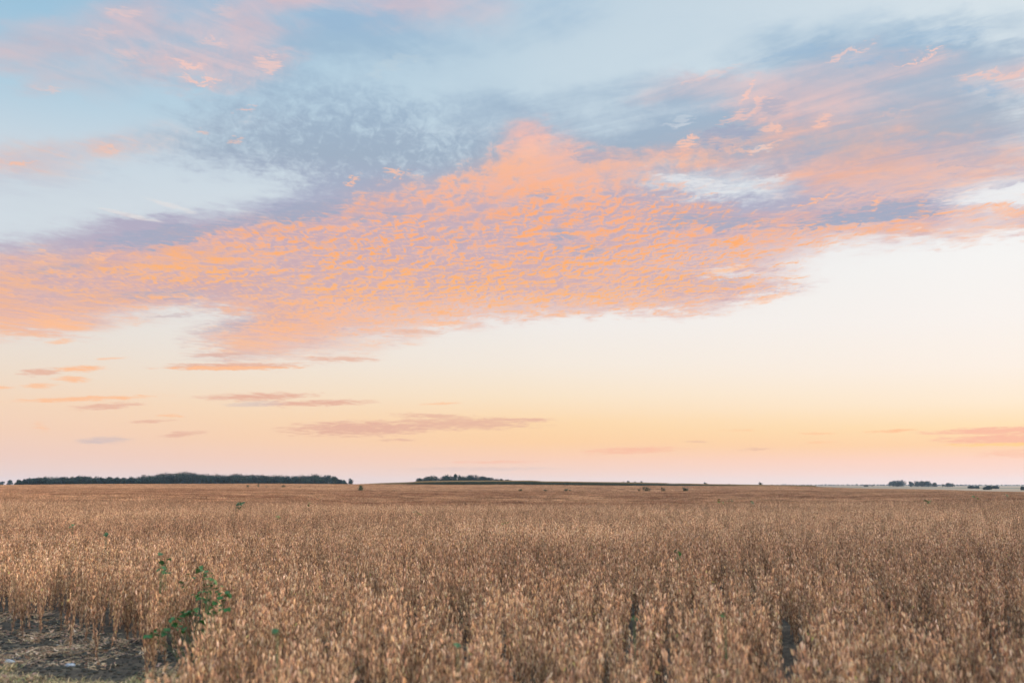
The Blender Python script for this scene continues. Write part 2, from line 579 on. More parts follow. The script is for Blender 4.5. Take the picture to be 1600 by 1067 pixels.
class MB:
    """collects faces into one mesh, with a tint per vertex"""
    def __init__(s):
        s.v, s.f, s.c, s.m = [], [], [], []

    def add(s, verts, faces, tint=(1, 1, 1), mat=0):
        b = len(s.v)
        s.v.extend([tuple(p) for p in verts])
        s.f.extend([tuple(i + b for i in f) for f in faces])
        s.c.extend([tint] * len(verts))
        s.m.extend([mat] * len(faces))

    def tube(s, pts, rads, n=4, tint=(1, 1, 1), mat=0, cap=True):
        pts = [Vector(p) for p in pts]
        vs = []
        for i, p in enumerate(pts):
            a = pts[max(i - 1, 0)]
            b = pts[min(i + 1, len(pts) - 1)]
            t = (b - a).normalized()
            u = t.cross(Vector((0.31, 0.95, 0.1))).normalized()
            w = t.cross(u)
            for k in range(n):
                q = 2 * math.pi * k / n
                vs.append(p + (u * math.cos(q) + w * math.sin(q)) * rads[i])
        fs = []
        for i in range(len(pts) - 1):
            for k in range(n):
                k2 = (k + 1) % n
                fs.append((i * n + k, i * n + k2, (i + 1) * n + k2, (i + 1) * n + k))
        if cap:
            fs.append(tuple(range(n))[::-1])
            fs.append(tuple((len(pts) - 1) * n + k for k in range(n)))
        s.add(vs, fs, tint, mat)

    def mesh(s, name, mats):
        me = bpy.data.meshes.new(name)
        me.from_pydata(s.v, [], s.f)
        if s.v:
            a = me.color_attributes.new('tint', 'FLOAT_COLOR', 'POINT')
            a.data.foreach_set('color', np.array([(*c, 1) for c in s.c], np.float32).ravel())
        for m in mats:
            me.materials.append(m)
        if len(mats) > 1:
            me.polygons.foreach_set('material_index', np.array(s.m, np.int32))
        me.update()
        return me

    def obj(s, name, mats, parent=None, loc=(0, 0, 0)):
        o = bpy.data.objects.new(name, s.mesh(name, mats if isinstance(mats, (list, tuple)) else [mats]))
        COL.objects.link(o)
        o.location = loc
        o.parent = parent
        return o


def jit(c, a, r=random):
    k = 1 + r.uniform(-a, a)
    return tuple(min(1, max(0.002, v * k * (1 + r.uniform(-a, a) * 0.35))) for v in c)


# ================================================================== the lie of the land
# apparent height (photo row) of the crop's top at each distance, for nine bearings; turned into real heights
T_X = [0, 200, 400, 600, 800, 1000, 1200, 1400, 1600]
T_R = [60, 80, 105, 140, 180, 210, 250, 310, 420]
T_Y = [
    [785, 778, 773, 769, 766, 764.5, 763, 760, 756.8],
    [785, 778, 772.5, 768, 765, 763, 762, 759, 755.4],
    [786, 782, 775, 769, 765.5, 764, 764, 760, 754.8],
    [787, 792, 783, 772, 767, 766, 770, 761, 755.6],
    [787.5, 795, 785, 773, 767.5, 766.5, 771, 763, 757.7],
    [787, 795, 785, 774, 768, 767, 770, 763.5, 758.5],
    [785, 792, 783, 773, 768, 766, 764.5, 762, 758.3],
    [782, 788, 781, 774, 770, 768, 766.5, 765, 763.6],
    [779, 784, 778, 775, 772, 770, 769, 768.4, 768.2]]
G_R = [445, 500, 560, 700, 900, 1200, 1600, 2200, 3500, 6000, 14000]
G_Y = [
    [762, 761.5, 761, 760.4, 759.8, 759.2, 758.8, 758.4, 758, 757.7, 757.3],
    [761, 760.8, 760.4, 760, 759.6, 759.2, 758.8, 758.4, 758, 757.7, 757.3],
    [760.5, 760, 759.8, 759.6, 759.4, 759, 758.7, 758.4, 758, 757.7, 757.3],
    [762.5, 760.5, 759.5, 759.4, 759.4, 759, 758.7, 758.4, 758, 757.7, 757.3],
    [758.2, 757.6, 757.4, 757.6, 758.6, 759, 758.7, 758.4, 758, 757.7, 757.3],
    [761.4, 760.6, 760, 759.6, 759.4, 759, 758.7, 758.4, 758, 757.7, 757.3],
    [765.0, 763.5, 762, 761, 760.2, 759.6, 759.0, 758.6, 758.1, 757.7, 757.3],
    [767, 766, 765, 764, 763, 761.8, 760.5, 759.3, 758.4, 757.8, 757.3],
    [771.3, 770, 768.6, 767.2, 765.5, 763.6, 761.6, 760, 758.6, 757.9, 757.3]]
CROP_H = 0.85
FIELD_END = 428.0
_A = np.array([az_of(x) for x in T_X])
_rs = [1.0, 48.0] + T_R + G_R
_tab = []
for i in range(9):
    z = [0.0, 0.0]
    z += [EYE - CROP_H + tan_el(T_X[i], y) * r for r, y in zip(T_R, T_Y[i])]
    z += [EYE + tan_el(T_X[i], y) * r for r, y in zip(G_R, G_Y[i])]
    _tab.append(z)
_lr = np.linspace(0, math.log(14000), 700)
_fine = np.array([np.interp(_lr, np.log(_rs), z) for z in _tab])
_k = np.hanning(15); _k /= _k.sum()
_fine = np.array([np.convolve(np.pad(z, 7, mode='edge'), _k, mode='valid') for z in _fine])


def height(x, y):
    x = np.atleast_1d(np.asarray(x, float)); y = np.atleast_1d(np.asarray(y, float))
    r = np.maximum(np.hypot(x, y), 1.0)
    a = np.arctan2(x, y)
    u = np.clip(np.interp(a, _A, np.arange(9)), 0, 7.9999)
    i = u.astype(int); fu = u - i
    fu = fu * fu * (3 - 2 * fu)
    w = np.log(r) / _lr[-1] * (len(_lr) - 1)
    w = np.clip(w, 0, len(_lr) - 1.001)
    j = w.astype(int); fw = w - j
    z = ((_fine[i, j] * (1 - fu) + _fine[i + 1, j] * fu) * (1 - fw)
         + (_fine[i, j + 1] * (1 - fu) + _fine[i + 1, j + 1] * fu) * fw)
    near = np.clip(1 - r / 60, 0, 1)
    return z + near * (0.02 * np.sin(x * 1.7 + y * .6) + 0.015 * np.sin(x * 4.1 - y * 3.3) + 0.01 * np.sin(y * 6.7 + x * 2))


def hz(x, y):
    return float(height(x, y)[0])


def ground_pt(px, r, py=757.0):
    a = az_of(px, py)
    x, y = r * math.sin(a), r * math.cos(a)
    return x, y, hz(x, y)


ROW_AZ = az_of(1060)
ROW_DIR = np.array([math.sin(ROW_AZ), math.cos(ROW_AZ)])
ROW_NRM = np.array([math.cos(ROW_AZ), -math.sin(ROW_AZ)])


def build_ground():
    azs = [math.radians(q / 10) for q in range(-360, 361, 4)] + [math.radians(q) for q in range(-180, 180, 6) if abs(q) > 36]
    azs = sorted(azs)
    azs = np.array(azs)
    rs = np.concatenate([np.linspace(1.5, 20, 60), np.exp(np.linspace(math.log(20.5), math.log(13500), 230))])
    A, R = np.meshgrid(azs, rs)
    X, Y = (R * np.sin(A)).ravel(), (R * np.cos(A)).ravel()
    Z = height(X, Y)
    V = np.column_stack([X, Y, Z])
    V = np.vstack([[0, 0, hz(0, 1)], V])
    n = len(azs)
    F = []
    for j in range(len(rs) - 1):
        for i in range(n):
            i2 = (i + 1) % n
            F.append((1 + j * n + i, 1 + j * n + i2, 1 + (j + 1) * n + i2, 1 + (j + 1) * n + i))
    F += [(0, 1 + (i + 1) % n, 1 + i) for i in range(n)]
    F = [f[::-1] if len(f) == 4 else f[::-1] for f in F]
    me = bpy.data.meshes.new('ground')
    me.from_pydata(V.tolist(), [], F)
    me.polygons.foreach_set('use_smooth', [True] * len(me.polygons))
    m, b = new_mat('soil_and_fields', 0.95, 0.1)
    tc = m.node_tree.nodes.new('ShaderNodeTexCoord')
    P = E(tc.outputs['Object'])
    x, y, z = sep(P)
    r = E.math('SQRT', x * x + y * y)
    n1 = noise(P, 1.3, 6, 0.65, 0.2, '3D')
    n2 = noise(P, 14, 5, 0.7, 0.3, '3D')
    soil = ramp(n1 * 0.45 + n2 * 0.55, [(0.36, (0.012, 0.009, 0.008)), (0.5, (0.045, 0.031, 0.023)),
                                        (0.57, (0.070, 0.050, 0.036)), (0.66, (0.18, 0.125, 0.082))])
    # under the crop: trampled stalks and leaf litter
    litter = ramp(n2, [(0.35, (0.02, 0.018, 0.016)), (0.55, (0.10, 0.066, 0.045)), (0.7, (0.24, 0.16, 0.10))])
    c = mixc(step(r, 40, 90), soil, mixc(0.5, litter, (0.22, 0.13, 0.085)))
    # far farmland: patchwork of stubble, green and pale crops
    vor = m.node_tree.nodes.new('ShaderNodeTexVoronoi')
    vor.voronoi_dimensions = '2D'
    sc = vec(x * 0.0016 + y * 0.0004, y * 0.0042 - x * 0.0002)
    m.node_tree.links.new(sc.s, vor.inputs['Vector'])
    vor.inputs['Scale'].default_value = 1.0
    vr, vg, vb = sep(E(vor.outputs['Color']))
    far = ramp(vr, [(0.0, (0.12, 0.078, 0.052)), (0.25, (0.035, 0.042, 0.026)), (0.42, (0.13, 0.088, 0.058)),
                    (0.68, (0.04, 0.048, 0.03)), (0.8, (0.15, 0.10, 0.066))], 'CONSTANT')
    c = mixc(step(r, FIELD_END + 4, FIELD_END + 14), c, far)
    m.node_tree.links.new(c.s, b.inputs['Base Color'])
    bp = m.node_tree.nodes.new('ShaderNodeBump')
    bp.inputs['Strength'].default_value = 0.9
    bp.inputs['Distance'].default_value = 0.05
    m.node_tree.links.new(n2.s, bp.inputs['Height'])
    m.node_tree.links.new(bp.outputs[0], b.inputs['Normal'])
    me.materials.append(m)
    o = bpy.data.objects.new('ground', me)
    COL.objects.link(o)
    tag(o, kind='structure')


build_ground()

# ================================================================== crop
def crop_material():
    m, b = new_mat('dry_plant', 0.85, 0.2)
    t, _ = attr('tint')
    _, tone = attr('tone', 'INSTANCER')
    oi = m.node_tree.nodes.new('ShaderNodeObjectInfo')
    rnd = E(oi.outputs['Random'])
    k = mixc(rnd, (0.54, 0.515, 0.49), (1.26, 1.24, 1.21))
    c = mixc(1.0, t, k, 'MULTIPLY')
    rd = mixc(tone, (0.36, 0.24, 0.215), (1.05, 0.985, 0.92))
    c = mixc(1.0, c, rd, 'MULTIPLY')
    m.node_tree.links.new(c.s, b.inputs['Base Color'])
    tr = m.node_tree.nodes.new('ShaderNodeBsdfTranslucent')
    m.node_tree.links.new(c.s, tr.inputs[0])
    mixs = m.node_tree.nodes.new('ShaderNodeMixShader')
    mixs.inputs[0].default_value = 0.12
    m.node_tree.links.new(b.outputs[0], mixs.inputs[1])
    m.node_tree.links.new(tr.outputs[0], mixs.inputs[2])
    m.node_tree.links.new(mixs.outputs[0], m.node_tree.nodes['Material Output'].inputs['Surface'])
    return m


M_DRY = crop_material()
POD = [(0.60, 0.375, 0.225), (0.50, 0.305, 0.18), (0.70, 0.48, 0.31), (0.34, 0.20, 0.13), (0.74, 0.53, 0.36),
       (0.62, 0.375, 0.225), (0.54, 0.385, 0.26), (0.17, 0.10, 0.075), (0.24, 0.13, 0.085)]  # the darkest tints deepen the shadows between plants by colour
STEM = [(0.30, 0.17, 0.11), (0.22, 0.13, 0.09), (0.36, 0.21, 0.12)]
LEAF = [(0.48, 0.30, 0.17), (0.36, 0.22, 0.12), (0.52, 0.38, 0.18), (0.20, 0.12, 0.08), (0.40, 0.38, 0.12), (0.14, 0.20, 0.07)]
LEAF_W = [5, 5, 2, 3, 0.5, 0.05]


def pod(mb, p, d, L, w, tint, rich=True):
    d = d.normalized()
    u = d.cross(Vector((random.uniform(-1, 1), random.uniform(-1, 1), 0.2))).normalized()
    v = d.cross(u) * 0.62
    if rich:
        side = u * (L * random.uniform(-0.10, 0.10))
        vs = [p]
        for t, k in ((0.28, 0.9), (0.62, 1.0)):
            c = p + d * (L * t) + side
            vs += [c + u * w * k, c + v * w * k, c - u * w * k, c - v * w * k]
        vs.append(p + d * L)
        fs = [(0, 1 + (k + 1) % 4, 1 + k) for k in range(4)]
        fs += [(1 + k, 1 + (k + 1) % 4, 5 + (k + 1) % 4, 5 + k) for k in range(4)]
        fs += [(9, 5 + k, 5 + (k + 1) % 4) for k in range(4)]
    else:
        c = p + d * (L * 0.45)
        vs = [p, c + u * w, c + v * w * 1.4, c - u * w, p + d * L]
        fs = [(0, 2, 1), (0, 3, 2), (4, 1, 2), (4, 2, 3), (0, 1, 3), (4, 3, 1)]
    mb.add(vs, fs, tint)


def dry_leaf(mb, p, d, L, tint):
    d = d.normalized()
    u = d.cross(Vector((random.uniform(-1, 1), random.uniform(-1, 1), 0.3))).normalized()
    n = d.cross(u)
    w = L * random.uniform(0.13, 0.26)
    cu = random.uniform(0.1, 0.5) * w
    vs = [p, p + d * L * 0.45 + u * w + n * cu, p + d * L * 0.5 - n * cu * 0.5, p + d * L * 0.45 - u * w + n * cu * 1.3,
          p + d * L - n * random.uniform(0, 0.4) * L]
    mb.add(vs, [(0, 1, 2), (0, 2, 3), (1, 4, 2), (2, 4, 3)], tint)


def plant(mb, ox, oy, H, npod, nleaf, rich, scale=1.0):
    lean = Vector((random.gauss(0, 0.06), random.gauss(0, 0.06), 1))
    o = Vector((ox, oy, -0.02))
    if rich:
        mb.tube([o, o + lean * H * 0.5, o + lean * H * 0.97], [0.006, 0.0045, 0.002], 3, random.choice(STEM), cap=False)
    br = [(o, lean, H)]
    for k in range(random.randint(2, 4)):
        h0 = random.uniform(0.12, 0.4) * H
        q = random.uniform(0, 6.28)
        dr = Vector((math.cos(q) * 0.17, math.sin(q) * 0.17, 1))
        ln = (H - h0) * random.uniform(0.7, 0.95)
        b0 = o + lean * h0
        br.append((b0, dr, ln))
        if rich:
            mb.tube([b0, b0 + dr * ln], [0.0035, 0.0015], 3, random.choice(STEM), cap=False)
    for k in range(npod):
        b0, dr, ln = random.choice(br[:1] + br)
        t = (random.randint(1, 14) + random.uniform(-.18, .18)) / 14.2
        p = b0 + dr * (ln * t)
        q = random.uniform(0, 6.28)
        up = random.choice((1, 1, -1)) * random.uniform(1.8, 6.0)
        d = Vector((math.cos(q), math.sin(q), up))
        p = p + Vector((math.cos(q), math.sin(q), 0)) * random.uniform(0.004, 0.016)
        L = random.uniform(0.040, 0.062) * scale
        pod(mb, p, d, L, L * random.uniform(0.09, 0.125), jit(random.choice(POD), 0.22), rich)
    for k in range(nleaf):
        b0, dr, ln = random.choice(br)
        p = b0 + dr * (ln * random.uniform(0.15, 1.0))
        q = random.uniform(0, 6.28)
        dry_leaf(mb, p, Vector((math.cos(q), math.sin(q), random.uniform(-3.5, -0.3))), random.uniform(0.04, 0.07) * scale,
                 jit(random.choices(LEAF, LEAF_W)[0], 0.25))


class Scatter:
    """one object holding its own prototypes and planting points; a node group sets them out"""
    def __init__(s):
        s.protos, s.pts = [], []        # pts: arrays x,y,z,rot,scale,tone,variant

    def proto(s, mb):
        s.protos.append(mb)
        return len(s.protos) - 1

    def points(s, xyz, rot, scl, tone, var, tilt=None):
        n = len(xyz)
        s.pts.append((xyz, rot, scl, tone, var, np.zeros((n, 2)) if tilt is None else tilt))

    def build(s, name, mats):
        V, F, C, PID, MI = [], [], [], [], []
        b = 0
        for k, mb in enumerate(s.protos):
            V.append(np.array(mb.v)); C.append(np.array(mb.c)); PID.append(np.full(len(mb.v), k))
            F += [tuple(i + b for i in f) for f in mb.f]
            MI += mb.m
            b += len(mb.v)
        nproto = b
        X = np.vstack([p[0] for p in s.pts])
        rot = np.concatenate([p[1] for p in s.pts]); scl = np.concatenate([p[2] for p in s.pts])
        tone = np.concatenate([p[3] for p in s.pts]); var = np.concatenate([p[4] for p in s.pts])
        tilt = np.vstack([p[5] for p in s.pts])
        V = np.vstack(V + [X])
        n = len(V)
        me = bpy.data.meshes.new(name)
        me.from_pydata(V.tolist(), [], F)
        for m in mats:
            me.materials.append(m)
        me.polygons.foreach_set('material_index', np.array(MI, np.int32))
        a = me.color_attributes.new('tint', 'FLOAT_COLOR', 'POINT')
        col = np.ones((n, 4), np.float32)
        col[:nproto, :3] = np.vstack(C)
        a.data.foreach_set('color', col.ravel())
        a = me.attributes.new('pid', 'INT', 'POINT')
        pid = np.full(n, -1, np.int32); pid[:nproto] = np.concatenate(PID)
        a.data.foreach_set('value', pid)
        a = me.attributes.new('variant', 'INT', 'POINT')
        vv = np.full(n, -1, np.int32); vv[nproto:] = var
        a.data.foreach_set('value', vv)
        for nm, arr in (('scl', scl), ('tone', tone)):
            a = me.attributes.new(nm, 'FLOAT', 'POINT')
            q = np.zeros(n, np.float32); q[nproto:] = arr
            a.data.foreach_set('value', q)
        a = me.attributes.new('rot', 'FLOAT_VECTOR', 'POINT')
        q = np.zeros((n, 3), np.float32); q[nproto:, 0] = tilt[:, 0]; q[nproto:, 1] = tilt[:, 1]; q[nproto:, 2] = rot
        a.data.foreach_set('vector', q.ravel())
        me.update()
        o = bpy.data.objects.new(name, me)
        COL.objects.link(o)
        g = bpy.data.node_groups.new(name + '_layout', 'GeometryNodeTree')
        g.interface.new_socket('Geometry', in_out='INPUT', socket_type='NodeSocketGeometry')
        g.interface.new_socket('Geometry', in_out='OUTPUT', socket_type='NodeSocketGeometry')
        N, L = g.nodes, g.links
        gi, go = N.new('NodeGroupInput'), N.new('NodeGroupOutput')

        def named(nm, dt):
            q = N.new('GeometryNodeInputNamedAttribute')
            q.data_type = dt
            q.inputs['Name'].default_value = nm
            return q.outputs['Attribute']

        def eq(sock, val):
            q = N.new('FunctionNodeCompare')
            q.data_type = 'INT'
            q.operation = 'EQUAL'
            ins = [i for i in q.inputs if i.type == 'INT']
            L.new(sock, ins[0])
            ins[1].default_value = val
            return q.outputs[0]
        pid_s, var_s, scl_s, rot_s = named('pid', 'INT'), named('variant', 'INT'), named('scl', 'FLOAT'), named('rot', 'FLOAT_VECTOR')
        cur = gi.outputs[0]
        pt = N.new('GeometryNodeSeparateGeometry'); pt.domain = 'POINT'
        L.new(cur, pt.inputs[0]); L.new(eq(pid_s, -1), pt.inputs[1])
        join = N.new('GeometryNodeJoinGeometry')
        for k in range(len(s.protos)):
            sp = N.new('GeometryNodeSeparateGeometry'); sp.domain = 'POINT'
            L.new(gi.outputs[0], sp.inputs[0]); L.new(eq(pid_s, k), sp.inputs[1])
            ip = N.new('GeometryNodeInstanceOnPoints')
            L.new(pt.outputs[0], ip.inputs['Points'])
            L.new(eq(var_s, k), ip.inputs['Selection'])
            L.new(sp.outputs[0], ip.inputs['Instance'])
            L.new(rot_s, ip.inputs['Rotation'])
            L.new(scl_s, ip.inputs['Scale'])
            L.new(ip.outputs[0], join.inputs[0])
        L.new(join.outputs[0], go.inputs[0])
        md = o.modifiers.new('layout', 'NODES')
        md.node_group = g
        return o


def vnoise(x, y, s, seed=0):
    """smooth value noise for laying out patches"""
    r = np.random.default_rng(seed).random((64, 64))
    X, Y = x / s, y / s
    i, j = np.floor(X).astype(int), np.floor(Y).astype(int)
    fx, fy = X - i, Y - j
    fx, fy = fx * fx * (3 - 2 * fx), fy * fy * (3 - 2 * fy)
    g = lambda a, b: r[a % 64, b % 64]
    return (g(i, j) * (1 - fx) + g(i + 1, j) * fx) * (1 - fy) + (g(i, j + 1) * (1 - fx) + g(i + 1, j + 1) * fx) * fy


# the bare corner in front: nothing is planted on this side of the line
BARE = [(-40, 15.6)]
for _px, _py in ((0, 962), (60, 977), (130, 1004), (190, 1025), (250, 1040), (325, 1066)):
    _r = ray(_px, _py)
    BARE.append((_r.x / -_r.z * EYE, _r.y / -_r.z * EYE))
BARE += [(BARE[-1][0] + .45, 7.4), (BARE[-1][0] + 1.0, 5.0), (-0.9, 0)]


def in_bare(x, y):
    bx = np.array([p[0] for p in BARE]); by = np.array([p[1] for p in BARE])
    lim = np.interp(x, bx, by)
    wob = (vnoise(x, y, 0.45, 3) - 0.4) * 1.5 + (vnoise(x, y, 0.13, 8) - 0.5) * 0.7
    # single stalks straggle out over the edge
    stray = (np.random.default_rng(x.size).random(x.size) < 0.10) & (y > lim + wob - 0.9)
    return (y < lim + wob) & (x < -0.9) & ~stray


def build_crop():
    random.seed(11)
    rng = np.random.default_rng(5)
    S = Scatter()
    near_ids, mid_ids, far_ids = [], [], []
    for k in range(9):
        mb = MB()
        plant(mb, 0, 0, random.uniform(0.78, 0.90), 112, 6, True)
        near_ids.append(S.proto(mb))
    for k in range(8):
        mb = MB()
        for q in range(3):
            plant(mb, random.gauss(0, 0.03), (q - 1) * 0.09, random.uniform(0.76, 0.92), 62, 3, False, 1.15)
        mid_ids.append(S.proto(mb))
    for k in range(8):
        # a square of standing crop seen from afar
        mb = MB()
        for q in range(230):
            px, py = random.uniform(-.62, .62), random.uniform(-.62, .62)
            h = CROP_H * random.uniform(0.78, 1.04)
            d = Vector((random.gauss(0, .35), random.gauss(0, .35), 1))
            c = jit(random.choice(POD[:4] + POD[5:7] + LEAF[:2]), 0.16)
            L = random.uniform(0.12, 0.22)
            pod(mb, Vector((px, py, h - L)), d, L, random.uniform(0.018, 0.032), c, False)
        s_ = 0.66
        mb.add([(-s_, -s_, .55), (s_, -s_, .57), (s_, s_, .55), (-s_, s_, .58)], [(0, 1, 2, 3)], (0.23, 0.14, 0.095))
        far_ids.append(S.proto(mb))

    def rows(r0, r1, step_, sp, half):
        """planting points along the drilled rows"""
        n = int(r1 / sp) + 2
        ks = np.arange(-n, n + 1)
        ts = np.arange(1.0, r1 + 1, step_)
        K, T = np.meshgrid(ks, ts)
        K = K.ravel(); T = T.ravel() + rng.uniform(-step_ * .5, step_ * .5, K.size)
        off = K * sp + rng.normal(0, 0.05 + 0.012 * (r0 < 10), K.size)
        off += (vnoise(T, K * 0.03 + 5, 2.6, 21) - 0.5) * 0.30 + (vnoise(T, K * 1.0, 0.9, 22) - 0.5) * 0.12
        x = ROW_DIR[0] * T + ROW_NRM[0] * off
        y = ROW_DIR[1] * T + ROW_NRM[1] * off
        r = np.hypot(x, y)
        a = np.degrees(np.arctan2(x, y))
        ok = (r >= r0) & (r < r1) & (np.abs(a) < half) & ~in_bare(x, y)
        return x[ok], y[ok]

    def put(x, y, ids, smin, smax, tilt=0.05, anyrot=True):
        n = len(x)
        z = height(x, y)
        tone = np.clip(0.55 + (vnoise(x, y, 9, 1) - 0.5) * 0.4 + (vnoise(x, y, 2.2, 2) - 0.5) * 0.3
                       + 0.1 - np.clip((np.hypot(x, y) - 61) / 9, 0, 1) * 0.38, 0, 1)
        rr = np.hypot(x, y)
        tone = np.clip(tone + np.clip((rr - 214) / 30, 0, 1) * 0.16 - 0.6 * np.exp(-((rr - 206) / 6) ** 2) * (np.abs(np.degrees(np.arctan2(x, y)) + 3) < 6.5), 0, 1)  # narrow dark band: valley shadow and weeds put into the crop's tone
        s = rng.uniform(smin, smax, n) * (0.945 + 0.09 * vnoise(x, y, 1.3, 4)) * (0.97 + 0.07 * vnoise(x, y, 5, 9))
        rot = rng.uniform(0, 2 * math.pi, n) if anyrot else np.full(n, -ROW_AZ) + rng.choice([0, math.pi], n)
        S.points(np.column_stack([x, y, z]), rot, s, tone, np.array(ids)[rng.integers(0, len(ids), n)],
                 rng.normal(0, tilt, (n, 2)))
    # nearest: single plants (stand thins a little in places so the rows open up)
    x, y = rows(2.6, 24, 0.085, 0.38, 40)
    gap = vnoise(x * 2.2, y, 0.8, 6) + rng.uniform(0, 0.35, x.size)
    keep = gap > 0.54
    put(x[keep], y[keep], near_ids, 0.90, 1.05, 0.06)
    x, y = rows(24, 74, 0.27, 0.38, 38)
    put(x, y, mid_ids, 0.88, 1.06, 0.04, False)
    # far squares
    st = 1.16
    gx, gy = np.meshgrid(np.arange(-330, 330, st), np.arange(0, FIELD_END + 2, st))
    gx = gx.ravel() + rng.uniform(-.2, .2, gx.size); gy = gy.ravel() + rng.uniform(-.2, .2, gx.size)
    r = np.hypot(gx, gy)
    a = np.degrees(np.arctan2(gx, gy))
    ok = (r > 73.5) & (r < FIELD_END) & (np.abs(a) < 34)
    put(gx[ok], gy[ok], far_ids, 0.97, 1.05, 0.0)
    o = S.build('soybean_crop', [M_DRY])
    tag(o, 'ripe tan brown soybean crop with dry pods covering the whole field', 'crop', kind='stuff')
    return o


build_crop()

# ================================================================== corn standing beyond the soybeans
def leaf_material(name, rough=0.7, trans=0.25):
    m, b = new_mat(name, rough, 0.25)
    t, _ = attr('tint')
    m.node_tree.links.new(t.s, b.inputs['Base Color'])
    tr = m.node_tree.nodes.new('ShaderNodeBsdfTranslucent')
    m.node_tree.links.new(t.s, tr.inputs[0])
    mixs = m.node_tree.nodes.new('ShaderNodeMixShader')
    mixs.inputs[0].default_value = trans
    m.node_tree.links.new(b.outputs[0], mixs.inputs[1])
    m.node_tree.links.new(tr.outputs[0], mixs.inputs[2])
    m.node_tree.links.new(mixs.outputs[0], m.node_tree.nodes['Material Output'].inputs['Surface'])
    return m


M_GREEN = leaf_material('green_leaf')
M_FOL = leaf_material('tree_foliage', 0.8, 0.12)
M_BARK = leaf_material('bark', 0.95, 0.0)


def blade(mb, p, q, L, w, droop, tint, n=3):
    """an arching strap leaf"""
    d = Vector((math.cos(q), math.sin(q), 0))
    u = Vector((-math.sin(q), math.cos(q), 0))
    vs = []
    for k in range(n + 1):
        t = k / n
        c = Vector(p) + d * (L * t * 0.75) + Vector((0, 0, 1)) * (L * (0.75 * t - droop * t * t))
        ww = w * (1 - t) ** 0.6 if k < n else 0.001
        vs += [c - u * ww, c + u * ww]
    mb.add(vs, [(2 * k, 2 * k + 1, 2 * k + 3, 2 * k + 2) for k in range(n)], tint)


def build_corn():
    random.seed(21)
    rng = np.random.default_rng(21)
    S = Scatter()
    ids = []
    GRN = [(0.014, 0.024, 0.014), (0.020, 0.030, 0.016), (0.012, 0.020, 0.012), (0.035, 0.035, 0.018)]
    for k in range(5):
        mb = MB()
        for row in (-0.76, 0, 0.76):
            for c in range(8):
                x0, y0 = row + random.uniform(-.05, .05), -1.1 + c * 0.3
                h = 2.15 * random.uniform(0.9, 1.05)
                mb.add([(x0 - .03, y0, 0), (x0 + .03, y0, 0), (x0, y0, h)], [(0, 1, 2)], jit((0.06, 0.07, 0.03), .2))
                for j in range(9):
                    blade(mb, (x0, y0, 0.35 + j * 0.19), random.uniform(0, 6.28), random.uniform(.6, .85), 0.055,
                          random.uniform(0.9, 1.4), jit(random.choice(GRN), .3), 2)
                for j in range(4):
                    q = random.uniform(0, 6.28)
                    e = Vector((x0, y0, h)) + Vector((math.cos(q) * .12, math.sin(q) * .12, .22))
                    mb.add([(x0 - .02, y0, h - .1), (x0 + .02, y0, h - .1), e], [(0, 1, 2)], jit((0.22, 0.15, 0.08), .3))
        ids.append(S.proto(mb))
    PX = [545, 556, 600, 640, 660, 700, 830, 850, 870, 1000, 1100, 1200, 1270]
    TY = [757, 756.4, 754.4, 753.2, 751.8, 750.9, 750.6, 751.9, 752.0, 753.6, 755.9, 757.3, 758.4]
    xs, ys, sc = [], [], []
    r = 436.0
    while r < 500:
        wpx = 2.3 / r * F_PX
        px = 552.0
        while px < 1268:
            a = math.atan((px - 800) / F_PX)
            x, y = r * math.sin(a), r * math.cos(a)
            ty = np.interp(px, PX, TY)
            ztop = EYE + tan_el(px, ty) * r
            s = (ztop - hz(x, y)) / 2.35
            if s > 0.25:
                xs.append(x); ys.append(y); sc.append(min(s, 1.75) * random.uniform(0.97, 1.02))
            px += wpx
        r += 2.4
    xs, ys, sc = np.array(xs), np.array(ys), np.array(sc)
    n = len(xs)
    S.points(np.column_stack([xs, ys, height(xs, ys)]), rng.choice([0.0, math.pi], n) - ROW_AZ, sc,
             np.full(n, .5), np.array(ids)[rng.integers(0, len(ids), n)])
    o = S.build('corn_crop', [M_GREEN])
    tag(o, 'dark green strip of standing corn along the skyline beyond the soybeans', 'crop', kind='stuff')


build_corn()

# ================================================================== trees
TREE_G = [(0.005, 0.017, 0.019), (0.008, 0.024, 0.023), (0.004, 0.013, 0.016), (0.016, 0.034, 0.026)]


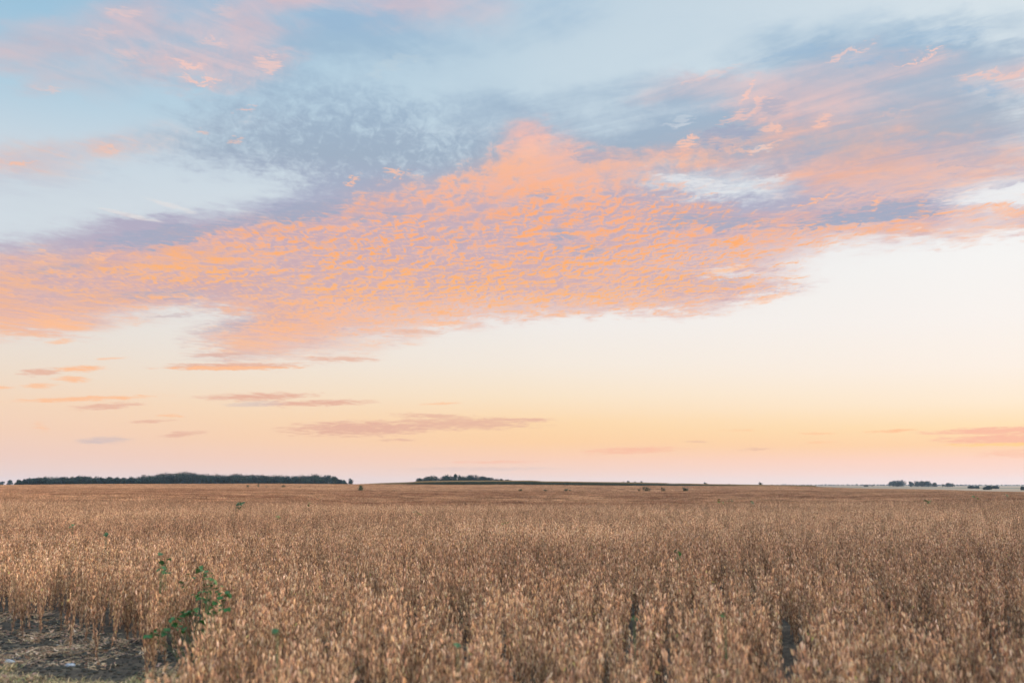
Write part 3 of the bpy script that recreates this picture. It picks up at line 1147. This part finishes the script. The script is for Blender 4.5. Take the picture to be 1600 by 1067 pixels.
def crown(mb, base, H, W, lobes=9, cards=900, size=0.5, low=0.12, tone=None, D=None):
    """leaf clumps over an uneven set of lobes; H, W overall size"""
    base = Vector(base)
    D = D or W
    lobes = int(1.4 * lobes * max(1.0, H / W, W / H))
    L = []
    for k in range(lobes):
        t = low + (1 - low) * random.random() ** 0.75
        rr = (1 - abs(t - 0.45) * 1.15) ** 0.5 if abs(t - .45) < .85 else 0.3
        q = random.uniform(0, 6.28)
        d = random.uniform(0, 0.72) * rr
        rad = random.uniform(0.26, 0.40) * min(H, W) * (1.1 - 0.35 * t)
        c = Vector((math.cos(q) * d * W / 2, math.sin(q) * d * D / 2, t * (H - rad * 0.9) + rad * 0.15))
        L.append((c, rad, random.choice(TREE_G) if tone is None else tone))
    per = cards // lobes
    for c, rad, g in L:
        for j in range(per):
            v = Vector((random.gauss(0, 1), random.gauss(0, 1), random.gauss(0, 1))).normalized()
            p = base + c + v * (rad * random.uniform(0.45, 1.08) ** 0.7)
            if p.z < base.z + 0.02 * H:
                continue
            n = (v + Vector((random.uniform(-.8, .8), random.uniform(-.8, .8), random.uniform(-.8, .8)))).normalized()
            u = n.cross(Vector((0.3, 0.2, 1))).normalized()
            w = n.cross(u)
            s = size * random.uniform(0.5, 1.25)
            q = random.uniform(0, 3.14)
            a, b = u * math.cos(q) + w * math.sin(q), w * math.cos(q) - u * math.sin(q)
            mb.add([p - a * s, p - b * s * .75, p + a * s, p + b * s * .8], [(0, 1, 2, 3)], jit(g, 0.3))
    return L


def tree(px, r, top, wpx, label, group=None, name='tree', lobes=9, cards=900, low=0.12, bare=0.0, slender=False, cat='tree'):
    """px, top, wpx: bearing, apparent top row and width of the tree standing r metres away"""
    x, y, z = ground_pt(px, r)
    f = r / F_PX
    H = EYE + tan_el(px, top) * r - z
    W = wpx * f
    root = bpy.data.objects.new(name, None)
    root.empty_display_size = 0.5
    COL.objects.link(root)
    root.location = (x, y, z)
    tag(root, label, cat, group)
    tb = MB()
    bk = (0.075, 0.06, 0.05)
    h0 = H * max(bare, 0.22)
    tr = 0.035 * H
    top_p = Vector((random.uniform(-.03, .03) * H, random.uniform(-.03, .03) * H, H * 0.8))
    tb.tube([(0, 0, -0.3), (0, 0, h0), tuple(top_p * 0.75), tuple(top_p)], [tr * 1.2, tr, tr * .55, tr * .15], 7, bk)
    mb = MB()
    L = crown(mb, (0, 0, H * bare), H * (1 - bare), W, lobes, cards, max(0.16, 0.60 * f), low)
    for c, rad, _ in L:
        s = Vector((0, 0, min(h0 + 0.25 * (c.z), H * .6)))
        e = c + Vector((0, 0, H * bare))
        tb.tube([s, s.lerp(e, 0.5) + Vector((0, 0, .04 * H)), e], [tr * .45, tr * .28, tr * .08], 5, bk)
    tb.obj('trunk', M_BARK, root)
    mb.obj('crown', M_FOL, root)
    return root


def wood(name, label, PX, TY, r0, depth, spacing_px, seed, cards=420):
    """a distant wood read as one dark mass, with a ragged skyline following its height along the bearings"""
    random.seed(seed)
    mb = MB()
    for layer in range(3):
        r = r0 + depth * layer / 2
        px = PX[0] + random.uniform(0, 3)
        while px < PX[-1]:
            rr = r + random.uniform(-.15, .15) * depth
            x, y, z = ground_pt(px, rr)
            f = rr / F_PX
            top = np.interp(px, PX, TY) + random.choice((-1.0, -.4, 0.2, 1.0, 1.9)) * (1 if r0 < 1000 else .4) + random.uniform(-.3, .5) + (0.4 if layer == 0 else 0)
            H = max(EYE + (757 - top) * f - z, 2.5)
            W = random.uniform(0.9, 1.6) * min(H, 12)
            mb.tube([(x, y, z - .3), (x, y, z + H * .7)], [H * .035, H * .012], 5, (0.07, 0.055, 0.045), 1)
            crown(mb, (x, y, z), H, W, random.randint(6, 9), cards, 0.62 * f, 0.05)
            px += spacing_px * random.uniform(0.6, 1.35)
    o = mb.obj(name, [M_FOL, M_BARK])
    tag(o, label, 'wood', kind='stuff')
    return o


wood('far_wood', 'long dark teal wood on the skyline at the left of the field', 
     [24, 32, 45, 60, 100, 118, 122, 150, 200, 215, 222, 235, 250, 262, 275, 290, 305, 330, 350, 375, 395, 420, 440, 455, 468, 480, 486, 492, 505, 512, 525, 533, 539],
     [753.5, 750.5, 748.3, 746.5, 746.3, 745.3, 744.5, 746.5, 746.3, 745, 744, 742.5, 741, 739.5, 739, 738.3, 739.5, 742, 742, 741.5, 741.5, 742.8, 743.2, 744.5, 743.8, 741.8, 741.3, 742.5, 743, 742.6, 746, 748.5, 752.5],
     760, 60, 7.5, 31, 900)
wood('far_treeline', 'thin blue grey line of very distant trees low on the right skyline',
     [1205, 1230, 1260, 1300, 1340, 1380, 1420, 1500], [757.2, 756.6, 756.9, 756.8, 756.5, 756.8, 757, 757.2], 3900, 120, 7, 32, 150)
wood('far_treeline', 'faint pale blue line of remotest trees behind the right farmland',
     [1380, 1430, 1480, 1500, 1530, 1570, 1640, 1700], [757, 757.5, 757, 756.8, 757.4, 758, 758.4, 758.4], 4300, 150, 8, 33, 120)

random.seed(41)
tree(547.5, 1010, 747.3, 11, 'dark tree standing just clear of the right end of the left wood', lobes=9, low=0.05)
tree(15, 1500, 749.8, 11, 'hazy blue tree just off the left end of the left wood', lobes=7, low=0.05)
tree(2, 1900, 751.0, 12, 'palest blue tree at the left edge of the photo', lobes=7, low=0.05)

CG = 'trees of the copse behind the corn'
for i, (px, top, w, lab) in enumerate([
        (656, 747.0, 9, 'low round tree at the left end of the copse behind the corn'),
        (665, 744.8, 9, "second tree from the left end of the copse behind the corn"), (673, 743.4, 9, "third tree from the left end of the copse behind the corn"),
        (680, 742.8, 9, 'domed tree just left of the gap in the copse behind the corn'),
        (694, 743.0, 8, 'rounded tree just right of the gap in the copse behind the corn'),
        (698, 741.2, 8, "second tree right of the gap in the copse, left of the slim pointed one"), (705, 742.4, 7, "tree touching the left side of the slim pointed one in the copse"),
        (711, 739.8, 4, 'slim pointed tree rising highest from the middle of the copse'),
        (718, 742.2, 9, "tree touching the right side of the slim pointed one in the copse"), (726, 742.3, 9, "second tree right of the slim pointed one in the copse"), (734, 742.0, 8, "third tree right of the slim pointed one in the copse"), (741, 741.8, 8, "fourth tree right of the slim pointed one, last of the tall ones"), (750, 743.2, 8, "sixth tree from the right end of the copse behind the corn"),
        (757, 744.0, 8, "fifth tree from the right end of the copse behind the corn"), (765, 745.4, 8, "fourth tree from the right end of the copse, where its top slopes down"), (774, 747.4, 9, "third tree from the right end of the copse, already low"), (783, 748.0, 8, "second tree from the right end of the copse behind the corn"),
        (794, 748.6, 9, 'lowest tree at the right end of the copse behind the corn')]):
    tree(px, 760 + random.uniform(-25, 25), top, w * (2.5 if w > 5 else 1.6), lab, CG, lobes=12, cards=1800,
         low=0.05)

tree(974.5, 1350, 751.6, 7, 'leftmost tiny hazy tree top peeping over the corn right of centre', lobes=6, cards=400)
tree(981.5, 1350, 750.9, 6, 'tallest of the tiny hazy tree tops peeping over the corn', lobes=6, cards=400)
tree(992, 1400, 752.3, 7, 'third of the tiny hazy tree tops over the corn, a low one', lobes=6, cards=400)
tree(1002.5, 1350, 751.4, 8, 'rightmost tiny hazy tree top peeping over the corn right of centre', lobes=6, cards=400)
tree(1102, 1300, 753.6, 9, 'small domed blue tree showing alone over the thin end of the corn', lobes=7, cards=500, low=0.02)
tree(1140, 700, 755.8, 4, 'tiny dark bush alone on the skyline at the thin end of the corn', name='bush', lobes=5, cards=300, cat='bush')
tree(1188.5, 640, 752.6, 8, 'lone small tree with visible trunk on the skyline right of the corn', lobes=7, cards=260, bare=0.38)

tree(1353, 1700, 757.2, 11, 'low dark tree left of the hazy tree group on the right', lobes=7, cards=500, low=0.02)
tree(1363, 2300, 757.6, 9, 'small hazy tree between the low dark tree and the big hazy ones', lobes=6, cards=400, low=0.02)
tree(1380, 3000, 758.0, 12, 'faint low hazy tree left of the biggest hazy tree', lobes=6, cards=400, low=0.02)
for px, top, w, lab in [(1393.5, 752.6, 11, 'left sloping tree of the biggest hazy clump on the right'),
                        (1400.5, 751.0, 12, 'tall middle tree of the biggest hazy clump on the right'),
                        (1408, 751.0, 13, 'tall right tree of the biggest hazy clump on the right'),
                        (1423.5, 752.8, 5.5, 'small upright hazy tree standing alone between two wide clumps'),
                        (1433.5, 752.4, 11, 'left tree of the flat topped hazy clump on the right'),
                        (1441, 752.0, 11, 'middle tree of the flat topped hazy clump on the right'),
                        (1449.5, 752.4, 11, 'right tree of the flat topped hazy clump on the right'),
                        (1460.3, 754.8, 7, 'small hazy tree just right of the flat topped clump'),
                        (1481, 755.2, 17, 'wide low domed hazy tree right of the small one')]:
    tree(px, 1800 + random.uniform(-20, 20), top - 1.0, w * 1.55, lab, lobes=12, cards=1100, low=0.03)
tree(1502, 3300, 757.6, 17, 'palest low hazy tree behind the wide domed one', lobes=7, cards=500, low=0.02)
tree(1517.5, 1150, 758.6, 14, 'left half of the round dark tree pair beyond the right farmland', lobes=12, cards=1600, low=0.02)
tree(1525.5, 1150, 758.9, 13, 'right half of the round dark tree pair beyond the right farmland', lobes=12, cards=1600, low=0.02)
tree(1540, 905, 760.0, 11, 'lower dark tree beside the tall one near the right edge', lobes=12, cards=1600, low=0.02)
tree(1545.5, 905, 758.0, 12, 'tallest dark tree in the trio near the right edge', lobes=12, cards=1600, low=0.02)
tree(1555, 1150, 758.8, 14, 'rounded dark tree at the right of the trio near the right edge', lobes=12, cards=1600, low=0.02)
tree(1598, 880, 759.8, 14, 'dark round tree cut by the right edge of the photo', lobes=12, cards=1600, low=0.02)


# ================================================================== green plants standing out of the crop
def broad_leaf(mb, p, d, s, tint):
    """heart-shaped, cupped leaf"""
    d = d.normalized()
    u = d.cross(Vector((random.uniform(-.5, .5), random.uniform(-.5, .5), 1))).normalized()
    n = u.cross(d)
    P = [(0, 0, 0), (.18, .42, .08), (.5, .48, .10), (.8, .28, .05), (1.05, 0, -.12), (.8, -.28, .05), (.5, -.48, .10),
         (.18, -.42, .08), (.5, 0, -.02)]
    vs = [Vector(p) + d * (a * s) + u * (b * s) + n * (c * s) for a, b, c in P]
    mb.add(vs, [(8, 0, 1), (8, 1, 2), (8, 2, 3), (8, 3, 4), (8, 4, 5), (8, 5, 6), (8, 6, 7), (8, 7, 0)], tint)


def weed(px, r, leaves, label, name='weed', size=0.07, green=(0.032, 0.075, 0.024), group=None, cat='weed', per=2):
    """leaves: photo positions of the leaf clumps; the stems rise from one root to them"""
    x, y, z = ground_pt(px, r, 757 + (200 if r < 12 else 60 if r < 30 else 0))
    root = bpy.data.objects.new(name, None)
    root.empty_display_size = 0.2
    COL.objects.link(root)
    root.location = (x, y, z)
    tag(root, label, cat, group)
    st, lf = MB(), MB()
    for lx, ly in leaves:
        rr = r + random.uniform(-.10, .10)
        d = ray(lx, ly)
        p = d * (rr / math.hypot(d.x, d.y)) + Vector((-x, -y, EYE - z))
        mid = Vector((p.x * 0.55, p.y * 0.55, p.z * 0.6 + 0.05))
        st.tube([(0, 0, -.02), tuple(mid), tuple(p)], [0.006, 0.004, 0.002], 5, (0.06, 0.09, 0.035))
        for j in range(per):
            q = random.uniform(0, 6.28)
            broad_leaf(lf, p + Vector((random.gauss(0, .4), random.gauss(0, .4), random.gauss(0, .5))) * (size * .8 * (j > 0)),
                       Vector((math.cos(q), math.sin(q) - .5, random.uniform(-.9, .3))), size * random.uniform(.75, 1.2),
                       jit(green, .3))
    st.obj('stem', M_GREEN, root)
    lf.obj('leaves', M_GREEN, root)
    return root


random.seed(51)
weed(318, 10.15, [(327, 905), (323, 913), (331, 916), (318, 896), (355, 927), (341, 922), (352, 950), (344, 944), (338, 940),
                  (312, 936), (305, 929), (322, 935), (330, 952), (324, 962), (283, 960), (275, 967), (290, 957), (270, 972),
                  (262, 985), (260, 991), (240, 988), (234, 991), (299, 958), (313, 970), (286, 978), (335, 965), (322, 985),
                  (303, 952), (315, 1002), (324, 924), (330, 910)],
     'largest sprawling green weed with broad leaves at the left front edge of the crop', size=0.055, per=4, green=(0.028, 0.085, 0.022))
weed(256, 13.2, [(253, 864), (260, 875), (253, 887), (259, 893), (262, 889), (280, 907), (257, 880), (250, 872), (297, 897), (312, 884)],
     'upright green weed with a few spaced leaves above the crop at left', size=0.075, per=2)
weed(1058, 14.3, [(1058, 858), (1061, 861), (1061, 872)], 'small dark green sprig sticking out of the crop right of centre', size=0.075, per=1)
weed(1133, 8.0, [(1134, 958), (1131, 961)], 'single fresh green leaf cluster low in the crop right of the row gaps', size=0.055, per=1)
weed(990, 7.9, [(990, 964), (993, 966)], 'lone dark green leaf low in the crop right of centre', size=0.05, per=1)
weed(714, 7.0, [(714, 1005), (718, 1008)], 'single green leaf near the bottom of the photo left of centre', size=0.05, per=1)
weed(434, 7.0, [(436, 985), (433, 982)], 'small green leaf above the dark gap at lower left', size=0.05, per=1)
weed(114, 26, [(114, 819), (114, 823)], 'tiny dark green sprig highest in the crop at far left', size=0.10, per=1)
weed(167, 22, [(168, 832), (165, 834)], 'tiny green sprig in the crop at left, below the highest sprig', size=0.09, per=1)
weed(1274, 36, [(1274, 802), (1272, 804)], 'dark seed head standing out of the crop at right', size=0.07, green=(0.03, 0.025, 0.02), per=2)
weed(1452, 55, [(1452, 783), (1451, 786), (1446, 782)], 'dark green sprig on the near crest at far right', size=0.15, per=2)
weed(1525, 62, [(1524, 776), (1528, 778), (1520, 777)], 'olive tuft on the crest close to the right edge', size=0.15, green=(0.10, 0.09, 0.03))
weed(1573, 64, [(1572, 773), (1575, 775)], 'olive tuft nearest the right edge of the photo', size=0.15, green=(0.09, 0.09, 0.03))
weed(370, 49, [(371, 785), (370, 787), (371, 789), (369, 791), (371, 793), (370, 796), (372, 788)], 'left one of a pair of dark green weeds in the left crop', size=0.16, green=(0.03, 0.06, 0.025), per=2)
weed(378, 50, [(379, 786), (378, 788), (379, 790), (377, 792), (379, 794), (378, 796)], 'right one of a pair of dark green weeds in the left crop', size=0.17, green=(0.03, 0.06, 0.025), per=2)
weed(482, 53, [(481, 788), (484, 788)], 'olive tuft right of the weed pair in the left crop', size=0.15, green=(0.09, 0.09, 0.03))
weed(1125, 54, [(1125, 780), (1123, 784), (1128, 786)], 'yellow green weed on the near crest right of centre', size=0.16, green=(0.12, 0.12, 0.035))
weed(1139, 54, [(1139, 782)], 'thin olive weed just right of the yellow green one on the crest', size=0.2, green=(0.10, 0.09, 0.035))
weed(1174, 53, [(1173, 783), (1177, 786)], 'brown olive weed further right on the near crest', size=0.16, green=(0.09, 0.07, 0.035))
weed(651, 36, [(650, 799), (653, 802)], 'small olive tuft in the crop left of centre', size=0.18, green=(0.10, 0.10, 0.03), per=1)
weed(433, 38, [(433, 806), (436, 808), (430, 812)], 'olive green tuft in the crop below the weed pair', size=0.16, green=(0.09, 0.11, 0.03), per=1)
weed(789, 31, [(788, 812), (794, 815), (786, 818)], 'yellowish green tuft in the crop at the centre', size=0.15, green=(0.16, 0.16, 0.05), per=1)


def corn_plant(px, r, top, wpx, n, label, green=(0.022, 0.052, 0.026)):
    n += 1
    """volunteer corn: fanned strap leaves on a few stalks"""
    x, y, z = ground_pt(px, r)
    f = r / F_PX
    H = EYE + tan_el(px, top) * r - z
    W = wpx * f
    root = bpy.data.objects.new('volunteer_corn', None)
    root.empty_display_size = 0.3
    COL.objects.link(root)
    root.location = (x, y, z)
    tag(root, label, 'corn plant')
    st, lf = MB(), MB()
    for k in range(n):
        ox = (k / max(n - 1, 1) - .5) * W * .55 if n > 1 else 0
        oy = random.uniform(-.2, .2)
        ln = ox * 0.35
        h = H * random.uniform(0.8, 1.0) * (0.85 + 0.15 * random.random())
        st.tube([(ox, oy, -.05), (ox + ln * .5, oy, h * .5), (ox + ln, oy, h)], [.03, .024, .01], 5, jit((0.10, 0.12, 0.05), .1))
        for j in range(28):
            t = 0.25 + 0.72 * j / 27
            q = random.choice((0, math.pi)) + random.uniform(-.6, .6)
            blade(lf, (ox + ln * t, oy, h * t), q, random.uniform(.35, .6) * H * .5, 0.15 if r < 250 else 0.10, random.uniform(.1, .7), jit(green, .3), 3)
    st.obj('stalk', M_GREEN, root)
    lf.obj('leaves', M_GREEN, root)


for a in [(1010, 214, 759.0, 13, 5, 'widest dark green volunteer corn clump beyond the crest right of centre'),
          (1036, 214, 760.0, 5, 2, 'thin brownish volunteer corn just right of the widest clump', (0.10, 0.09, 0.05)),
          (1071, 214, 760.0, 8, 3, 'dark green volunteer corn clump furthest right of three'),
          (998.5, 214, 762.0, 2, 1, 'slender dry volunteer corn stalk left of the widest clump', (0.12, 0.09, 0.05)),
          (813, 213, 762.8, 5, 3, 'small green volunteer corn tuft just right of centre'),
          (838, 213, 764.0, 4, 1, 'tiny reddish volunteer corn between two green tufts', (0.12, 0.07, 0.05)),
          (852, 213, 763.2, 4, 2, 'small green volunteer corn tuft beside the tiny reddish one'),
          (884, 213, 763.2, 5, 3, 'green volunteer corn tuft with a thin stalk at its right'),
          (890.5, 213, 763.4, 1.5, 1, 'single thin green stalk right of a volunteer corn tuft'),
          (443, 300, 756.2, 6, 4, 'green volunteer corn tuft on the left rise, largest there'),
          (416, 300, 758.0, 3, 2, 'low brown volunteer corn tuft left of the largest one on the left rise', (0.10, 0.08, 0.05)),
          (404, 300, 754.2, 1.6, 1, 'single dark volunteer corn stalk standing up on the left skyline'),
          (387, 300, 755.2, 4, 2, 'dark volunteer corn near the skyline right of the left wood centre'),
          (469, 300, 758.4, 3, 2, 'faint brown volunteer corn tuft right of the largest on the left rise', (0.11, 0.08, 0.05))]:
    corn_plant(*a)

# dark bush in the shallow drain, left of centre
def bush():
    random.seed(61)
    x, y, z = ground_pt(563.5, 212)
    root = bpy.data.objects.new('bush', None)
    COL.objects.link(root)
    root.location = (x, y, z)
    tag(root, 'round dark green bush standing in the field left of centre', 'bush')
    st, lf = MB(), MB()
    L = crown(lf, (0, 0, .1), 1.95, 1.5, 9, 900, 0.07, 0.1, (0.03, 0.05, 0.022))
    for c, rad, _ in L:
        st.tube([(0, 0, -.1), tuple(c * .5), tuple(c)], [.03, .02, .008], 5, (0.07, 0.055, 0.04))
    st.obj('stem', M_BARK, root)
    lf.obj('leaves', M_FOL, root)


bush()


# ================================================================== bare corner: clods, litter, dry grass, two pale stones
def build_litter():
    random.seed(71)
    rng = np.random.default_rng(71)
    S = Scatter()
    clod, lit, gr = [], [], []
    for k in range(5):
        mb = MB()
        bm = bmesh.new()
        bmesh.ops.create_icosphere(bm, subdivisions=2, radius=1)
        sx, sy, sz = random.uniform(.7, 1.2), random.uniform(.7, 1.2), random.uniform(.4, .7)
        vs = [Vector((v.co.x * sx, v.co.y * sy, v.co.z * sz)) * random.uniform(.8, 1.15) for v in bm.verts]
        mb.add(vs, [tuple(v.index for v in f.verts) for f in bm.faces], jit((0.036, 0.029, 0.025), .35))
        bm.free()
        clod.append(S.proto(mb))
    for k in range(7):
        mb = MB()
        for j in range(14):
            p = Vector((random.uniform(-.12, .12), random.uniform(-.12, .12), random.uniform(0.0, .03)))
            q = random.uniform(0, 6.28)
            d = Vector((math.cos(q), math.sin(q), random.uniform(-.1, .35)))
            if random.random() < .5:
                dry_leaf(mb, p, d, random.uniform(.03, .07), jit(random.choice([(0.34, .24, .18), (0.24, .16, .12), (0.40, .30, .23), (.12, .10, .09)]), .25))
            else:
                L = random.uniform(.05, .16)
                mb.tube([p, p + d * L], [.0028, .0018], 3, jit((0.36, 0.26, 0.18), .3), cap=False)
        lit.append(S.proto(mb))
    for k in range(6):
        mb = MB()
        for j in range(34):
            p = Vector((random.gauss(0, .05), random.gauss(0, .05), 0))
            blade(mb, p, random.uniform(0, 6.28), random.uniform(.05, .15), .0035, random.uniform(.2, .8),
                  jit(random.choice([(0.52, .36, .20), (0.42, .28, .17), (0.30, .22, .12), (.22, .22, .09)]), .25), 3)
        gr.append(S.proto(mb))

    def area(n, x0, x1, y0, y1):
        return rng.uniform(x0, x1, n), rng.uniform(y0, y1, n)
    for ids, n, s0, s1, dens in ((clod, 15000, .01, .035, None), (clod, 1500, .03, .06, None), (lit, 5200, .6, 1.2, 'l'), (gr, 9000, .6, 1.25, 'g')):
        x, y = area(n, -10.5, -0.8, 6.5, 16)
        keep = y < np.interp(x, [p[0] for p in BARE], [p[1] for p in BARE]) + 0.8
        if dens == 'l':
            keep &= vnoise(x, y, .5, 12) + rng.uniform(-.25, .25, x.size) > 0.5
        if dens == 'g':
            # dry grass grows along the verge nearest the camera
            r = np.hypot(x, y)
            keep &= (vnoise(x, y, .45, 13) + (np.interp(x, [-6, -5, -4, -3], [12.5, 11.9, 11.4, 10.8]) - r) * 1.1) > 0.5
        x, y = x[keep], y[keep]
        m = len(x)
        S.points(np.column_stack([x, y, height(x, y) + 0.002]), rng.uniform(0, 6.28, m), rng.uniform(s0, s1, m),
                 np.full(m, .8), np.array(ids)[rng.integers(0, len(ids), m)])
    o = S.build('ground_litter', [M_DRY])
    tag(o, 'dark soil clods, dead leaves and dry grass in the bare front corner', 'ground cover', kind='stuff')


build_litter()


def stone(px, py, lx, ly, lz, rz, label):
    random.seed(int(px))
    d = ray(px, py)
    x, y = d.x / -d.z * EYE, d.y / -d.z * EYE
    bm = bmesh.new()
    bmesh.ops.create_icosphere(bm, subdivisions=3, radius=1)
    for v in bm.verts:
        n = math.sin(v.co.x * 3 + px) * .10 + math.sin(v.co.y * 4.3 + 1) * .08 + math.sin(v.co.z * 5 + v.co.x * 4) * .06
        v.co = Vector((v.co.x * lx, v.co.y * ly, max(v.co.z, -.5) * lz)) * (1 + n)
    me = bpy.data.meshes.new('stone')
    bm.to_mesh(me)
    bm.free()
    m, b = new_mat('pale_stone', .9, .2)
    tc = m.node_tree.nodes.new('ShaderNodeTexCoord')
    n = noise(E(tc.outputs['Object']), 30, 5, .6, .2, '3D')
    c = ramp(n, [(.3, (.10, .10, .12)), (.6, (.30, .30, .33))])
    m.node_tree.links.new(c.s, b.inputs['Base Color'])
    me.materials.append(m)
    o = bpy.data.objects.new('stone', me)
    COL.objects.link(o)
    o.location = (x, y, hz(x, y) + lz * .5)
    o.rotation_euler = (0, 0, rz)
    tag(o, label, 'stone')


stone(15, 1036, .075, .03, .024, -.25, 'long pale grey stone on dark soil near the left edge of the photo')
stone(110, 1038, .055, .028, .026, .8, 'smaller pale stone tilted on dark soil right of the long one')
stone(90, 1005, .02, .016, .012, .2, 'tiny pale stone further back on the bare soil')

# ================================================================== evening haze over the farmland
def build_haze():
    bm = bmesh.new()
    bmesh.ops.create_cube(bm, size=1)
    me = bpy.data.meshes.new('haze')
    bm.to_mesh(me)
    bm.free()
    o = bpy.data.objects.new('haze', me)
    COL.objects.link(o)
    zlo, zhi = -14.0, 34.0
    o.dimensions = (10400, 10400, zhi - zlo)
    o.scale = (10400, 10400, zhi - zlo)
    o.location = (0, 0, (zlo + zhi) / 2)
    m = bpy.data.materials.new('haze')
    m.use_nodes = True
    nt = m.node_tree
    nt.nodes.clear()
    v = nt.nodes.new('ShaderNodeVolumePrincipled')
    v.inputs['Color'].default_value = (0.42, 0.55, 0.72, 1)
    v.inputs['Density'].default_value = HAZE
    v.inputs['Anisotropy'].default_value = 0.2
    out = nt.nodes.new('ShaderNodeOutputMaterial')
    nt.links.new(v.outputs[0], out.inputs['Volume'])
    me.materials.append(m)
    tag(o, kind='stuff')


HAZE = 0.00005
build_haze()
